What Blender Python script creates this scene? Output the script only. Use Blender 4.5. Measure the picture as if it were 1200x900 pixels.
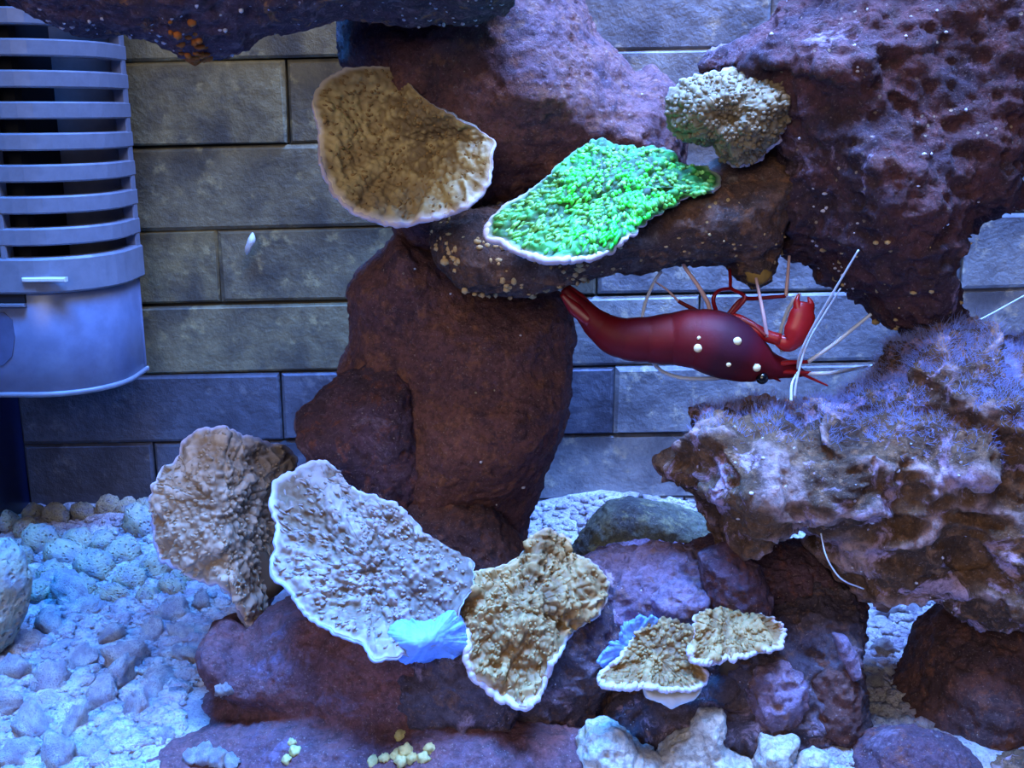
import bpy, math, random
import numpy as np

# ---------------------------------------------------------------- scene, camera, light
for o in list(bpy.data.objects): bpy.data.objects.remove(o)
scene = bpy.context.scene
col = scene.collection
S = 0.01                                   # the script works in centimetres
CAM = np.array([0.0, -26.0, 14.6]); PITCH = math.radians(14.0); F = 1287.0
cd = bpy.data.cameras.new('camera'); cam = bpy.data.objects.new('camera', cd); col.objects.link(cam)
cam.location = CAM * S; cam.rotation_euler = (math.pi/2 - PITCH, 0, 0)
cd.sensor_width = 36.0; cd.lens = F / 1200.0 * 36.0; cd.clip_start = 0.005; cd.clip_end = 20
scene.camera = cam
w = bpy.data.worlds.new('world'); scene.world = w; w.use_nodes = True
w.node_tree.nodes['Background'].inputs[0].default_value = (0.16, 0.27, 0.9, 1)
w.node_tree.nodes['Background'].inputs[1].default_value = 0.2
vs = scene.view_settings
vs.view_transform = 'Standard'; vs.look = 'None'; vs.gamma = 1; vs.use_curve_mapping = False; vs.exposure = 0.0

def area(name, loc, target, sx, sy, power, color, spread=180):
    l = bpy.data.lights.new(name, 'AREA'); l.shape = 'RECTANGLE'; l.size = sx*S; l.size_y = sy*S
    l.energy = power; l.color = color; l.spread = math.radians(spread)
    o = bpy.data.objects.new(name, l); col.objects.link(o)
    o.location = np.array(loc)*S
    from mathutils import Vector
    d = Vector(target) - Vector(loc)
    o.rotation_euler = d.to_track_quat('-Z', 'Y').to_euler()
    return o
area('overhead_blue_lamp', (-7, -7, 42), (-7, -4, 0), 20, 8, 1.75, (0.02, 0.26, 1.0), 62)
area('overhead_blue_lamp', (12, -7, 42), (9, -4, 2), 16, 8, 0.75, (0.08, 0.32, 1.0), 66)  # unseen right-hand lamp, added to brighten the sand gap and lumpy rock
area('tank_led_lamp_white', (4, -9, 41), (1, -2, 3), 20, 6, 0.3, (1.0, 0.9, 0.85), 90)
area('added_rear_wall_lamp', (11, 8.6, 46), (11, 10.5, 6), 22, 4, 3.2, (0.14, 0.32, 1.0), 84)  # unseen lamp added to turn the right of the wall bluer and brighter
area('room_light', (-25, -80, 45), (0, 0, 8), 60, 45, 3.4, (1.0, 0.9, 0.78))  # soft warm light from the room side, source out of view

# ---------------------------------------------------------------- helpers
CP, SP = math.cos(PITCH), math.sin(PITCH)
def P(u, v, y):
    """photo pixel + depth (cm) -> point in cm"""
    a = (u-600.0)/F; b = (450.0-v)/F
    d = np.array([a, CP + b*SP, -SP + b*CP])
    return CAM + d*((y-CAM[1])/d[1])
def Pa(U, V, Y):
    a = (U-600.0)/F; b = (450.0-V)/F
    dy = CP + b*SP; dz = -SP + b*CP; t = (Y-CAM[1])/dy
    return np.stack([CAM[0]+a*t, CAM[1]+dy*t, CAM[2]+dz*t], -1)
def G(u, v, z=0.0):
    """photo pixel -> point on the horizontal plane at height z"""
    a = (u-600.0)/F; b = (450.0-v)/F
    d = np.array([a, CP + b*SP, -SP + b*CP])
    return CAM + d*((z-CAM[2])/d[2])

def hash3(ix, iy, iz, seed):
    h = (ix.astype(np.int64)*374761393 + iy.astype(np.int64)*668265263 + iz.astype(np.int64)*2147483647 + seed*1274126177) & 0xFFFFFFFF
    h = ((h ^ (h >> 13))*1274126177) & 0xFFFFFFFF
    h = ((h ^ (h >> 16))*2246822519) & 0xFFFFFFFF
    return ((h ^ (h >> 15)) & 0xFFFFFF)/float(0xFFFFFF)
def vnoise(p, seed):
    i = np.floor(p).astype(np.int64); f = p-i; f = f*f*f*(f*(f*6-15)+10)
    x, y, z = i[..., 0], i[..., 1], i[..., 2]; fx, fy, fz = f[..., 0], f[..., 1], f[..., 2]
    r = 0
    for dx in (0, 1):
        for dy in (0, 1):
            for dz in (0, 1):
                wgt = (fx if dx else 1-fx)*(fy if dy else 1-fy)*(fz if dz else 1-fz)
                r = r + wgt*hash3(x+dx, y+dy, z+dz, seed)
    return r*2-1
def fbm(p, seed, octv=4, gain=0.5):
    a = 1.0; r = 0; n = 0
    for k in range(octv):
        r = r + a*vnoise(p*(2.03**k)+k*17.3, seed+k); n += a; a *= gain
    return r/n
def worley(p, seed):
    i = np.floor(p).astype(np.int64); best = np.full(p.shape[:-1], 9.0)
    for dx in (-1, 0, 1):
        for dy in (-1, 0, 1):
            for dz in (-1, 0, 1):
                c = i+np.array([dx, dy, dz])
                q = np.stack([hash3(c[..., 0], c[..., 1], c[..., 2], seed+s) for s in (1, 2, 3)], -1)+c
                best = np.minimum(best, ((p-q)**2).sum(-1))
    return np.sqrt(best)

def mesh_from(name, verts, faces, mat=None, smooth=True, attrs=None):
    """verts (n,3) in metres local, faces (m,3|4) int array or list of lists"""
    me = bpy.data.meshes.new(name)
    verts = np.asarray(verts, dtype=np.float32)
    if isinstance(faces, np.ndarray):
        m, k = faces.shape
        me.vertices.add(len(verts)); me.vertices.foreach_set('co', verts.ravel())
        me.loops.add(m*k); me.loops.foreach_set('vertex_index', faces.astype(np.int32).ravel())
        me.polygons.add(m)
        me.polygons.foreach_set('loop_start', np.arange(0, m*k, k, dtype=np.int32))
        me.polygons.foreach_set('loop_total', np.full(m, k, dtype=np.int32))
        me.update(calc_edges=True)
    else:
        me.from_pydata([tuple(map(float, v)) for v in verts], [], [tuple(int(i) for i in f) for f in faces]); me.update()
    if smooth: me.polygons.foreach_set('use_smooth', np.ones(len(me.polygons), dtype=bool))
    if attrs:
        for k, a in attrs.items():
            at = me.attributes.new(k, 'FLOAT', 'POINT'); at.data.foreach_set('value', np.asarray(a, dtype=np.float32))
    if mat: me.materials.append(mat)
    return me
def link(name, me, loc_cm, parent=None):
    o = bpy.data.objects.new(name, me); col.objects.link(o)
    loc = np.asarray(loc_cm, float)
    if parent is not None:
        o.parent = parent; loc = loc - np.array(parent['_loc'])
    o.location = loc*S; o['_loc'] = [float(x) for x in loc_cm]
    return o
def obj(name, V, Fc, mat, parent=None, smooth=True, attrs=None, origin=None):
    """V in world cm; the origin goes to the base of the shape"""
    V = np.asarray(V, float)
    if origin is None:
        origin = np.array([(V[:, 0].min()+V[:, 0].max())/2, (V[:, 1].min()+V[:, 1].max())/2, V[:, 2].min()])
    return link(name, mesh_from(name, (V-origin)*S, Fc, mat, smooth, attrs), origin, parent)
def tag(o, label=None, cat=None, group=None, kind=None):
    if label: o['label'] = label
    if cat: o['category'] = cat
    if group: o['group'] = group
    if kind: o['kind'] = kind
    return o
def empty(name, loc_cm):
    o = bpy.data.objects.new(name, None); col.objects.link(o); o.empty_display_size = 0.01
    o.location = np.asarray(loc_cm)*S; o['_loc'] = [float(x) for x in loc_cm]; return o

class MB:
    def __init__(s): s.v = []; s.f = []; s.n = 0
    def add(s, V, Fc):
        V = np.asarray(V, float)
        s.v.append(V); s.f += [tuple(int(i)+s.n for i in f) for f in Fc]; s.n += len(V); return s
    def build(s, name, mat, parent=None, smooth=True): return obj(name, np.concatenate(s.v), s.f, mat, parent, smooth)

def smooth_closed(pts, n):
    """Catmull-Rom through closed control points, n samples evenly by arc length"""
    p = np.asarray(pts, float); m = len(p); out = []
    for i in range(m):
        p0, p1, p2, p3 = p[i-1], p[i], p[(i+1) % m], p[(i+2) % m]
        for t in np.linspace(0, 1, 16, endpoint=False):
            out.append(0.5*((2*p1)+(p2-p0)*t+(2*p0-5*p1+4*p2-p3)*t*t+(3*p1-p0-3*p2+p3)*t**3))
    return resample(np.array(out+[out[0]]), n+1)[:-1]
def smooth_open(pts, n):
    p = np.asarray(pts, float); p = np.vstack([2*p[0]-p[1], p, 2*p[-1]-p[-2]]); out = []
    for i in range(1, len(p)-2):
        p0, p1, p2, p3 = p[i-1], p[i], p[i+1], p[i+2]
        for t in np.linspace(0, 1, 12, endpoint=False):
            out.append(0.5*((2*p1)+(p2-p0)*t+(2*p0-5*p1+4*p2-p3)*t*t+(3*p1-p0-3*p2+p3)*t**3))
    out.append(p[-2]); return resample(np.array(out), n)
def resample(q, n):
    d = np.r_[0, np.cumsum(np.linalg.norm(np.diff(q[:, :2] if q.shape[1] == 2 else q, axis=0), axis=1))]
    s = np.linspace(0, d[-1], n)
    return np.stack([np.interp(s, d, q[:, k]) for k in range(q.shape[1])], -1)

def tube(path, rad, seg=8, closed=False, flat=None, cap=True):
    """sweep circle along path (n,3) cm with radius array; flat=(direction, factor) squashes"""
    p = np.asarray(path, float); n = len(p); r = np.broadcast_to(np.asarray(rad, float), (n,))
    t = np.gradient(p, axis=0) if not closed else np.roll(p, -1, 0)-np.roll(p, 1, 0)
    t /= np.linalg.norm(t, axis=1, keepdims=True)+1e-12
    nrm = np.cross(t[0], [0, 0, 1.0]);
    if np.linalg.norm(nrm) < 1e-3: nrm = np.cross(t[0], [1.0, 0, 0])
    nrm /= np.linalg.norm(nrm); V = []
    for i in range(n):
        nrm = nrm - t[i]*np.dot(nrm, t[i]); nrm /= np.linalg.norm(nrm)+1e-12
        b = np.cross(t[i], nrm)
        a = np.arange(seg)*2*math.pi/seg
        off = r[i]*(np.cos(a)[:, None]*nrm+np.sin(a)[:, None]*b)
        if flat is not None:
            fd = np.asarray(flat[0], float); off = off-(1-flat[1])*(off@fd)[:, None]*fd
        V.append(p[i]+off)
    V = np.concatenate(V); Fc = []
    for i in range(n if closed else n-1):
        j = (i+1) % n
        for k in range(seg):
            Fc.append((i*seg+k, i*seg+(k+1) % seg, j*seg+(k+1) % seg, j*seg+k))
    if cap and not closed:
        Fc.append(tuple(range(seg-1, -1, -1))); Fc.append(tuple((n-1)*seg+k for k in range(seg)))
    return V, Fc

def ico(sub=1):
    import bmesh
    bm = bmesh.new(); bmesh.ops.create_icosphere(bm, subdivisions=sub, radius=1)
    V = np.array([v.co[:] for v in bm.verts]); Fc = np.array([[v.index for v in f.verts] for f in bm.faces]); bm.free()
    return V, Fc

# ---- signed distance to polygon (inside positive), vectorised
def poly_d(X, Z, poly):
    p = np.asarray(poly, float); n = len(p)
    best = np.full(X.shape, 1e9); inside = np.zeros(X.shape, bool)
    for i in range(n):
        a = p[i]; b = p[(i+1) % n]; e = b-a
        wx = X-a[0]; wz = Z-a[1]
        t = np.clip((wx*e[0]+wz*e[1])/(e@e+1e-12), 0, 1)
        best = np.minimum(best, (wx-e[0]*t)**2+(wz-e[1]*t)**2)
        c = ((a[1] > Z) != (b[1] > Z))
        if abs(e[1]) > 1e-9: inside ^= c & (X < e[0]*(Z-a[1])/e[1]+a[0])
    d = np.sqrt(best); return np.where(inside, d, -d)

def surface_nets(Fv, org, h):
    s = Fv < 0; nx, ny, nz = Fv.shape
    acc = np.zeros((nx-1, ny-1, nz-1, 3), np.float32); cnt = np.zeros((nx-1, ny-1, nz-1), np.float32)
    for ax in range(3):
        o1, o2 = [a for a in range(3) if a != ax]
        for c1 in (0, 1):
            for c2 in (0, 1):
                sl0 = [None]*3; sl1 = [None]*3
                for a in range(3): sl0[a] = slice(0, Fv.shape[a]-1); sl1[a] = slice(0, Fv.shape[a]-1)
                for a, c in ((o1, c1), (o2, c2)):
                    sl0[a] = slice(c, Fv.shape[a]-1+c); sl1[a] = sl0[a]
                sl1[ax] = slice(1, Fv.shape[ax])
                f0 = Fv[tuple(sl0)]; f1 = Fv[tuple(sl1)]
                m = (f0 < 0) != (f1 < 0)
                idx = np.nonzero(m)
                t = f0[idx]/(f0[idx]-f1[idx])
                v = np.zeros((len(t), 3), np.float32); v[:, ax] = t; v[:, o1] = c1; v[:, o2] = c2
                acc[idx] += v; cnt[idx] += 1
    act = cnt > 0; ids = np.full(act.shape, -1, np.int64); k = np.nonzero(act); ids[k] = np.arange(len(k[0]))
    V = (np.stack(k, -1)+acc[k]/cnt[k][:, None])*h+org
    quads = []
    for ax in range(3):
        o1, o2 = [(1, 2), (2, 0), (0, 1)][ax]
        sl0 = [slice(1, d-1) for d in Fv.shape]; sl1 = list(sl0)
        sl0[ax] = slice(0, Fv.shape[ax]-1); sl1[ax] = slice(1, Fv.shape[ax])
        a = s[tuple(sl0)]; b = s[tuple(sl1)]
        for m, flip in ((a & ~b, False), (~a & b, True)):
            i = list(np.nonzero(m))
            g = [i[q]+(0 if q == ax else 1) for q in range(3)]
            def at(d1, d2):
                c = [g[0].copy(), g[1].copy(), g[2].copy()]; c[o1] = c[o1]-d1; c[o2] = c[o2]-d2
                return ids[c[0], c[1], c[2]]
            q = np.stack([at(1, 1), at(0, 1), at(0, 0), at(1, 0)], -1)
            quads.append(q[:, ::-1] if flip else q)
    return V, np.concatenate(quads)

def vnormals(V, Q):
    n = np.cross(V[Q[:, 2]]-V[Q[:, 0]], V[Q[:, 3]]-V[Q[:, 1]]); N = np.zeros_like(V)
    for k in range(4):
        for a in range(3): N[:, a] += np.bincount(Q[:, k], n[:, a], len(V))
    return N/(np.linalg.norm(N, axis=1, keepdims=True)+1e-9)

def rock_shape(pieces, h=0.09, seed=1, big=0.35, fine=0.12, lump=0.0, pits=0.0, freq=0.55, balls=(), sm=0.25, fold=0.0):
    """pieces: (pixel outline, depth y0, half thickness, edge rounding[, lean]) ; returns V, Q, crest"""
    polys = []
    for pc in pieces:
        out, y0, T, R = pc[:4]
        W = np.array([P(u, v, y0) for u, v in out]); polys.append((W[:, [0, 2]], y0, T, R))
    lo = np.array([min(p[0][:, 0].min() for p in polys), min(p[1]-p[2] for p in polys), min(p[0][:, 1].min() for p in polys)])-0.7
    hi = np.array([max(p[0][:, 0].max() for p in polys), max(p[1]+p[2] for p in polys), max(p[0][:, 1].max() for p in polys)])+0.7
    lo[2] = max(lo[2], -0.7)
    for (bu, bv, by, br) in balls:
        c = P(bu, bv, by); lo = np.minimum(lo, c-br-.4); hi = np.maximum(hi, c+br+.4)
    nn = np.ceil((hi-lo)/h).astype(int)+1
    xs, ys, zs = [lo[a]+np.arange(nn[a])*h for a in range(3)]
    X2, Z2 = np.meshgrid(xs, zs, indexing='ij'); Fv = None
    for poly, y0, T, R in polys:
        d = poly_d(X2, Z2, poly)
        # vary thickness and mid-plane across the rock so faces are not flat
        q = np.stack([X2*0.33, Z2*0*0+seed*1.7, Z2*0.33], -1)
        tv = T*(1+0.28*fbm(q, seed+50, 2)); yc = y0+0.22*T*fbm(q+9.1, seed+60, 2)
        e = np.maximum(R-d, 0)/R*tv
        f = np.sqrt(e[:, None, :]**2+(ys[None, :, None]-yc[:, None, :])**2)-tv[:, None, :]
        if Fv is None: Fv = f
        else:
            k = np.maximum(sm-np.abs(Fv-f), 0)/sm; Fv = np.minimum(Fv, f)-k*k*sm*0.25
    for (bu, bv, by, br) in balls:
        c = P(bu, bv, by)
        f = np.sqrt((xs[:, None, None]-c[0])**2+(ys[None, :, None]-c[1])**2+(zs[None, None, :]-c[2])**2)-br
        k = np.maximum(sm-np.abs(Fv-f), 0)/sm; Fv = np.minimum(Fv, f)-k*k*sm*0.25
    band = np.abs(Fv) < (big*1.6+lump+3*h); ii = np.nonzero(band)
    p = np.stack([xs[ii[0]], ys[ii[1]], zs[ii[2]]], -1)
    n = big*fbm(p*freq, seed, 3)
    if lump: n = n + lump*(0.5-worley(p*(0.75), seed+7))
    Fv = Fv.astype(np.float32); Fv[ii] -= n
    for a in range(3):
        sl = [slice(None)]*3
        for e in (0, -1): sl[a] = e; Fv[tuple(sl)] = np.maximum(Fv[tuple(sl)], 0.05)
    V, Q = surface_nets(Fv, lo, h)
    for _ in range(1):
        N = vnormals(V, Q)
    vol = (V*N).sum(-1)
    cen = V.mean(0)
    if ((V-cen)*N).sum() < 0: Q = Q[:, ::-1]; N = -N
    crest = fbm(V*1.6, seed+3, 3)
    d = fine*(0.8*fbm(V*1.9, seed+11, 3)+0.55*(1-2*np.abs(vnoise(V*4.3, seed+12)))-0.25+0.3*vnoise(V*9, seed+13))
    if pits: d = d - pits*np.clip(0.42-worley(V*1.5, seed+21), 0, 1)*2
    if fold:
        wv = V*np.array([0.55, 0.55, 1.0])+0.35*np.stack([vnoise(V*0.8, seed+31), vnoise(V*0.8+5, seed+32), vnoise(V*0.8+9, seed+33)], -1)
        rg = (1-np.abs(vnoise(wv*0.9, seed+34))*1.9); rg2 = (1-np.abs(vnoise(wv*2.1, seed+35))*1.9)
        d = d+fold*(rg+0.45*rg2-0.5); crest = crest*0.5+0.55*np.clip(rg, -1, 1)+0.3*rg2-0.25
    V = V+N*d[:, None]
    return V, Q, crest+d/(fine+1e-6)*(0.15 if fold else 0.45)
def rock(name, label, mat, pieces, parent=None, **kw):
    V, Q, c = rock_shape(pieces, **kw)
    o = obj(name, V, Q, mat, parent, True, {'crest': c})
    if label: tag(o, label, 'rock')
    return o

# ---------------------------------------------------------------- materials
def lin(r, g, b):
    f = lambda c: (c/255/12.92 if c/255 <= 0.04045 else ((c/255+0.055)/1.055)**2.4)
    return (f(r), f(g), f(b), 1)
class NT:
    def __init__(s, name):
        s.m = bpy.data.materials.new(name); s.m.use_nodes = True; s.t = s.m.node_tree; s.t.nodes.clear()
        s.out = s.n('ShaderNodeOutputMaterial'); s.b = s.n('ShaderNodeBsdfPrincipled')
        s.l(s.b.outputs[0], s.out.inputs[0])
        tc = s.n('ShaderNodeTexCoord'); mp = s.n('ShaderNodeMapping'); mp.inputs['Scale'].default_value = (100, 100, 100)
        s.l(tc.outputs['Object'], mp.inputs[0]); s.co = mp.outputs[0]
    def n(s, t): return s.t.nodes.new(t)
    def l(s, a, b): s.t.links.new(a, b)
    def noise(s, scale, detail=4, rough=0.6, dist=0.0):
        x = s.n('ShaderNodeTexNoise'); x.inputs['Scale'].default_value = scale; x.inputs['Detail'].default_value = detail
        x.inputs['Roughness'].default_value = rough; x.inputs['Distortion'].default_value = dist; s.l(s.co, x.inputs['Vector']); return x.outputs['Fac']
    def vor(s, scale):
        x = s.n('ShaderNodeTexVoronoi'); x.inputs['Scale'].default_value = scale; s.l(s.co, x.inputs['Vector']); return x.outputs['Distance']
    def ramp(s, fac, a, b):
        x = s.n('ShaderNodeMapRange'); x.inputs['From Min'].default_value = a; x.inputs['From Max'].default_value = b
        x.interpolation_type = 'SMOOTHSTEP'; s.l(fac, x.inputs['Value']); return x.outputs[0]
    def mix(s, fac, a, b, blend='MIX'):
        x = s.n('ShaderNodeMix'); x.data_type = 'RGBA'; x.blend_type = blend
        for val, i in ((fac, 0), (a, 6), (b, 7)):
            if hasattr(val, 'links'): s.l(val, x.inputs[i])
            else: x.inputs[i].default_value = val
        return x.outputs[2]
    def math(s, op, a, b):
        x = s.n('ShaderNodeMath'); x.operation = op
        for val, i in ((a, 0), (b, 1)):
            if hasattr(val, 'links'): s.l(val, x.inputs[i])
            else: x.inputs[i].default_value = val
        return x.outputs[0]
    def attr(s, name):
        x = s.n('ShaderNodeAttribute'); x.attribute_name = name; return x.outputs['Fac']
    def bump(s, h, strength, dist=0.02):
        x = s.n('ShaderNodeBump'); x.inputs['Strength'].default_value = strength; x.inputs['Distance'].default_value = dist*S
        s.l(h, x.inputs['Height']); s.l(x.outputs[0], s.b.inputs['Normal'])
    def fin(s, color, rough=0.8, spec=0.3, **kw):
        if hasattr(color, 'links'): s.l(color, s.b.inputs['Base Color'])
        else: s.b.inputs['Base Color'].default_value = color
        s.b.inputs['Roughness'].default_value = rough; s.b.inputs['Specular IOR Level'].default_value = spec
        for k, v in kw.items():
            i = s.b.inputs[k]
            if hasattr(v, 'links'): s.l(v, i)
            else: i.default_value = v
        return s.m

def rock_mat(name, c1, c2, c3, patch=None, pat=(0.6, 0.7), speck=None, sp=0.12, bump=0.6, pscale=0.9, crest=None, cr=(0.15, 0.6), spots=5.0):
    t = NT(name)
    c = t.mix(t.ramp(t.noise(0.7, 5), 0.38, 0.62), lin(*c1), lin(*c2))
    c = t.mix(t.ramp(t.noise(2.6, 5, 0.65, 0.4), 0.5, 0.66), c, lin(*c3))
    if crest: c = t.mix(t.ramp(t.attr('crest'), *cr), c, lin(*crest))
    if patch: c = t.mix(t.ramp(t.noise(pscale, 6, 0.7, 0.6), *pat), c, lin(*patch))
    if speck:
        m = t.math('MULTIPLY', t.math('LESS_THAN', t.vor(spots), sp), t.ramp(t.noise(0.8, 2), 0.5, 0.6))
        c = t.mix(m, c, lin(*speck))
    c = t.mix(t.ramp(t.noise(5.5, 6, 0.75, 0.5), 0.36, 0.6), t.mix(0.5, c, lin(40, 28, 34)), c)
    c = t.mix(t.ramp(t.noise(17, 3), 0.58, 0.74), c, t.mix(0.4, c, lin(190, 165, 160)))
    h_ = t.math('ADD', t.noise(6, 7, 0.75), t.math('MULTIPLY', t.ramp(t.vor(5.0), 0.0, 0.45), 0.35))
    t.bump(t.math('ADD', h_, t.math('MULTIPLY', t.noise(22, 4), 0.4)), bump, 0.14)
    return t.fin(c, 0.85, 0.25)

M_pillar = rock_mat('red_brown_rock', (132, 88, 84), (108, 74, 80), (146, 98, 82), patch=(92, 66, 76), pat=(0.52, 0.64), speck=(205, 190, 160), sp=0.05, bump=0.8, spots=1.6)
M_purple = rock_mat('purple_brown_rock', (108, 78, 94), (86, 66, 82), (132, 82, 76), patch=(140, 116, 136), pat=(0.54, 0.64), speck=(190, 170, 165), sp=0.1, bump=0.9)
M_top = rock_mat('dark_top_rock', (112, 82, 96), (88, 70, 86), (140, 112, 124), patch=(176, 122, 88), pat=(0.57, 0.66), speck=(205, 200, 225), sp=0.14, bump=0.9)
M_right = rock_mat('red_encrusted_rock', (116, 74, 76), (80, 60, 72), (96, 70, 72), patch=(180, 152, 178), pat=(0.6, 0.68), speck=(196, 170, 140), sp=0.13, bump=1.0, crest=(136, 90, 84), cr=(0.45, 1.1), pscale=0.55, spots=3.5)
M_shelf = rock_mat('rusty_shelf_rock', (122, 90, 78), (88, 72, 70), (148, 104, 78), patch=(132, 116, 110), pat=(0.55, 0.66), speck=(214, 180, 120), sp=0.17, bump=0.9, spots=4.0)
M_mid = rock_mat('tan_lilac_rock', (126, 92, 66), (86, 64, 52), (156, 114, 84), patch=(204, 172, 196), pat=(0.53, 0.62), speck=(230, 215, 230), sp=0.09, bump=0.9, crest=(204, 168, 164), cr=(0.2, 0.85), spots=2.5)
M_low = rock_mat('dark_red_rock', (112, 76, 72), (84, 62, 68), (134, 88, 74), patch=(78, 58, 62), pat=(0.52, 0.62), speck=(170, 150, 130), sp=0.07, bump=0.8)
M_mound = rock_mat('plum_mound_rock', (128, 84, 86), (104, 74, 86), (98, 68, 74), patch=(122, 100, 126), pat=(0.56, 0.68), speck=(200, 180, 200), sp=0.04, bump=0.7)
M_grey = rock_mat('grey_purple_rock', (110, 96, 110), (82, 70, 86), (132, 100, 94), patch=(172, 148, 170), pat=(0.55, 0.64), speck=(220, 210, 220), sp=0.1, bump=1.0)
M_lilac = rock_mat('lilac_rock', (160, 136, 166), (124, 102, 124), (140, 104, 102), patch=(202, 180, 206), pat=(0.53, 0.64), speck=(230, 220, 240), sp=0.09, bump=0.9)
M_olive = rock_mat('olive_slab_rock', (112, 114, 92), (80, 82, 80), (146, 142, 104), patch=(160, 160, 160), pat=(0.58, 0.7), bump=0.7)
M_pale = rock_mat('pale_rubble', (214, 206, 196), (190, 186, 182), (228, 222, 214), patch=(196, 172, 110), pat=(0.56, 0.66), bump=0.8)

def sand_mat():
    t = NT('coarse_white_sand')
    c = t.mix(t.ramp(t.noise(1.2, 5), 0.35, 0.65), lin(228, 224, 222), lin(186, 176, 192))
    c = t.mix(t.ramp(t.noise(4.5, 4), 0.62, 0.72), c, lin(170, 150, 160))
    c = t.mix(t.ramp(t.noise(9, 5, 0.7), 0.34, 0.5), lin(166, 152, 164), c)
    t.bump(t.math('ADD', t.noise(5, 7, 0.75), t.noise(16, 3)), 1.0, 0.16)
    return t.fin(c, 0.9, 0.2)
M_sand = sand_mat()
def pebble_mat():
    t = NT('beige_rubble'); c = t.mix(t.ramp(t.noise(1.5, 4), 0.4, 0.65), lin(186, 176, 150), lin(160, 156, 160))
    c = t.mix(t.ramp(t.noise(4, 3), 0.62, 0.7), c, lin(110, 104, 100))
    t.bump(t.math('ADD', t.noise(5, 6, 0.7), t.ramp(t.vor(4.0), 0.0, 0.4)), 0.9, 0.14); return t.fin(c, 0.9, 0.2)
M_pebble = pebble_mat()

def block_mat(name, ca, cb, cc, cdk):
    t = NT(name); oi = t.n('ShaderNodeObjectInfo')
    a = t.mix(oi.outputs['Random'], lin(*ca), lin(*cb))
    c = t.mix(t.ramp(t.noise(0.55, 6, 0.65, 0.3), 0.35, 0.68), a, lin(*cdk))
    c = t.mix(t.ramp(t.noise(1.7, 5), 0.55, 0.75), c, lin(*cc))
    t.bump(t.noise(2.2, 6, 0.65), 0.8, 0.12); return t.fin(c, 0.8, 0.25)
M_block = block_mat('olive_slate_block', (142, 130, 92), (118, 110, 90), (160, 148, 108), (80, 76, 68))
M_blockshade = block_mat('shaded_slate_block', (92, 94, 108), (80, 82, 96), (108, 108, 116), (62, 62, 74))  # shade on the lower-left wall courses is put into this darker colour
M_blockg = block_mat('grey_slate_block', (150, 148, 146), (128, 128, 136), (186, 174, 150), (92, 92, 100))
def plain(name, c, rough=0.5, spec=0.4, nz=0.0, **kw):
    t = NT(name); k = lin(*c); cc = t.mix(t.ramp(t.noise(2.0, 4), 0.3, 0.7), k, tuple(x*0.8 for x in k[:3])+(1,))
    if nz: t.bump(t.noise(10, 4), nz, 0.02)
    return t.fin(cc, rough, spec, **kw)
M_mortar = plain('dark_joint', (78, 76, 70), 0.9, 0.1)
M_navy = plain('dark_side_glass', (16, 26, 60), 0.35, 0.3)

def coral_mat(name, deep, mid, tip, rimc, sss=0.0, emit=None, es=0.0):
    """pigment runs from the centre (attr rad=0) to the growing edge (rad=1); attr nub lightens bump tips"""
    t = NT(name); r = t.attr('rad')
    n = t.math('ADD', r, t.math('MULTIPLY', t.math('SUBTRACT', t.noise(2.2, 4), 0.5), 0.45))
    c = t.mix(t.ramp(n, 0.05, 0.7), lin(*deep), lin(*mid))
    c = t.mix(t.ramp(t.attr('nub'), 0.15, 0.9), c, lin(*tip))
    c = t.mix(t.ramp(t.attr('edge'), 0.1, 0.95), c, lin(*rimc))
    t.bump(t.noise(16, 5, 0.7), 0.5, 0.03)
    kw = {}
    if emit: kw = {'Emission Color': c, 'Emission Strength': es}
    return t.fin(c, 0.6, 0.35, **kw)
M_brown = coral_mat('brown_coral', (94, 68, 42), (130, 98, 60), (168, 136, 88), (206, 188, 172))
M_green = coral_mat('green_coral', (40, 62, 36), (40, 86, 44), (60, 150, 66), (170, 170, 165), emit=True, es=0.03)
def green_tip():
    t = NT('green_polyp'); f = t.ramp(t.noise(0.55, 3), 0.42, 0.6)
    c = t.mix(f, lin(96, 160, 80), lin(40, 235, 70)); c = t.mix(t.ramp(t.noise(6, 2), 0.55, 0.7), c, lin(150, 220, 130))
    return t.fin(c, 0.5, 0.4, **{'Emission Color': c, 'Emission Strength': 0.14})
M_greentip = green_tip()
M_rim = plain('pale_growth_edge', (198, 184, 198), 0.6, 0.3, 0.5)
M_rimblue = plain('blue_white_growth_edge', (160, 166, 204), 0.6, 0.3, 0.5)
M_greybrown = coral_mat('grey_brown_coral', (92, 80, 70), (146, 126, 106), (178, 162, 146), (210, 204, 220))
M_lav = coral_mat('lavender_brown_coral', (92, 82, 78), (112, 92, 74), (150, 136, 132), (190, 188, 206))
M_brownnub = plain('tan_nub', (154, 122, 76), 0.6, 0.3, 0.4)
M_greynub = plain('grey_nub', (166, 148, 128), 0.6, 0.3, 0.4)
M_bluelobe = plain('pale_blue_tissue', (120, 160, 235), 0.55, 0.3, 0.5)
M_white = plain('white_underside', (206, 206, 210), 0.7, 0.2, 0.5)

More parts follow.
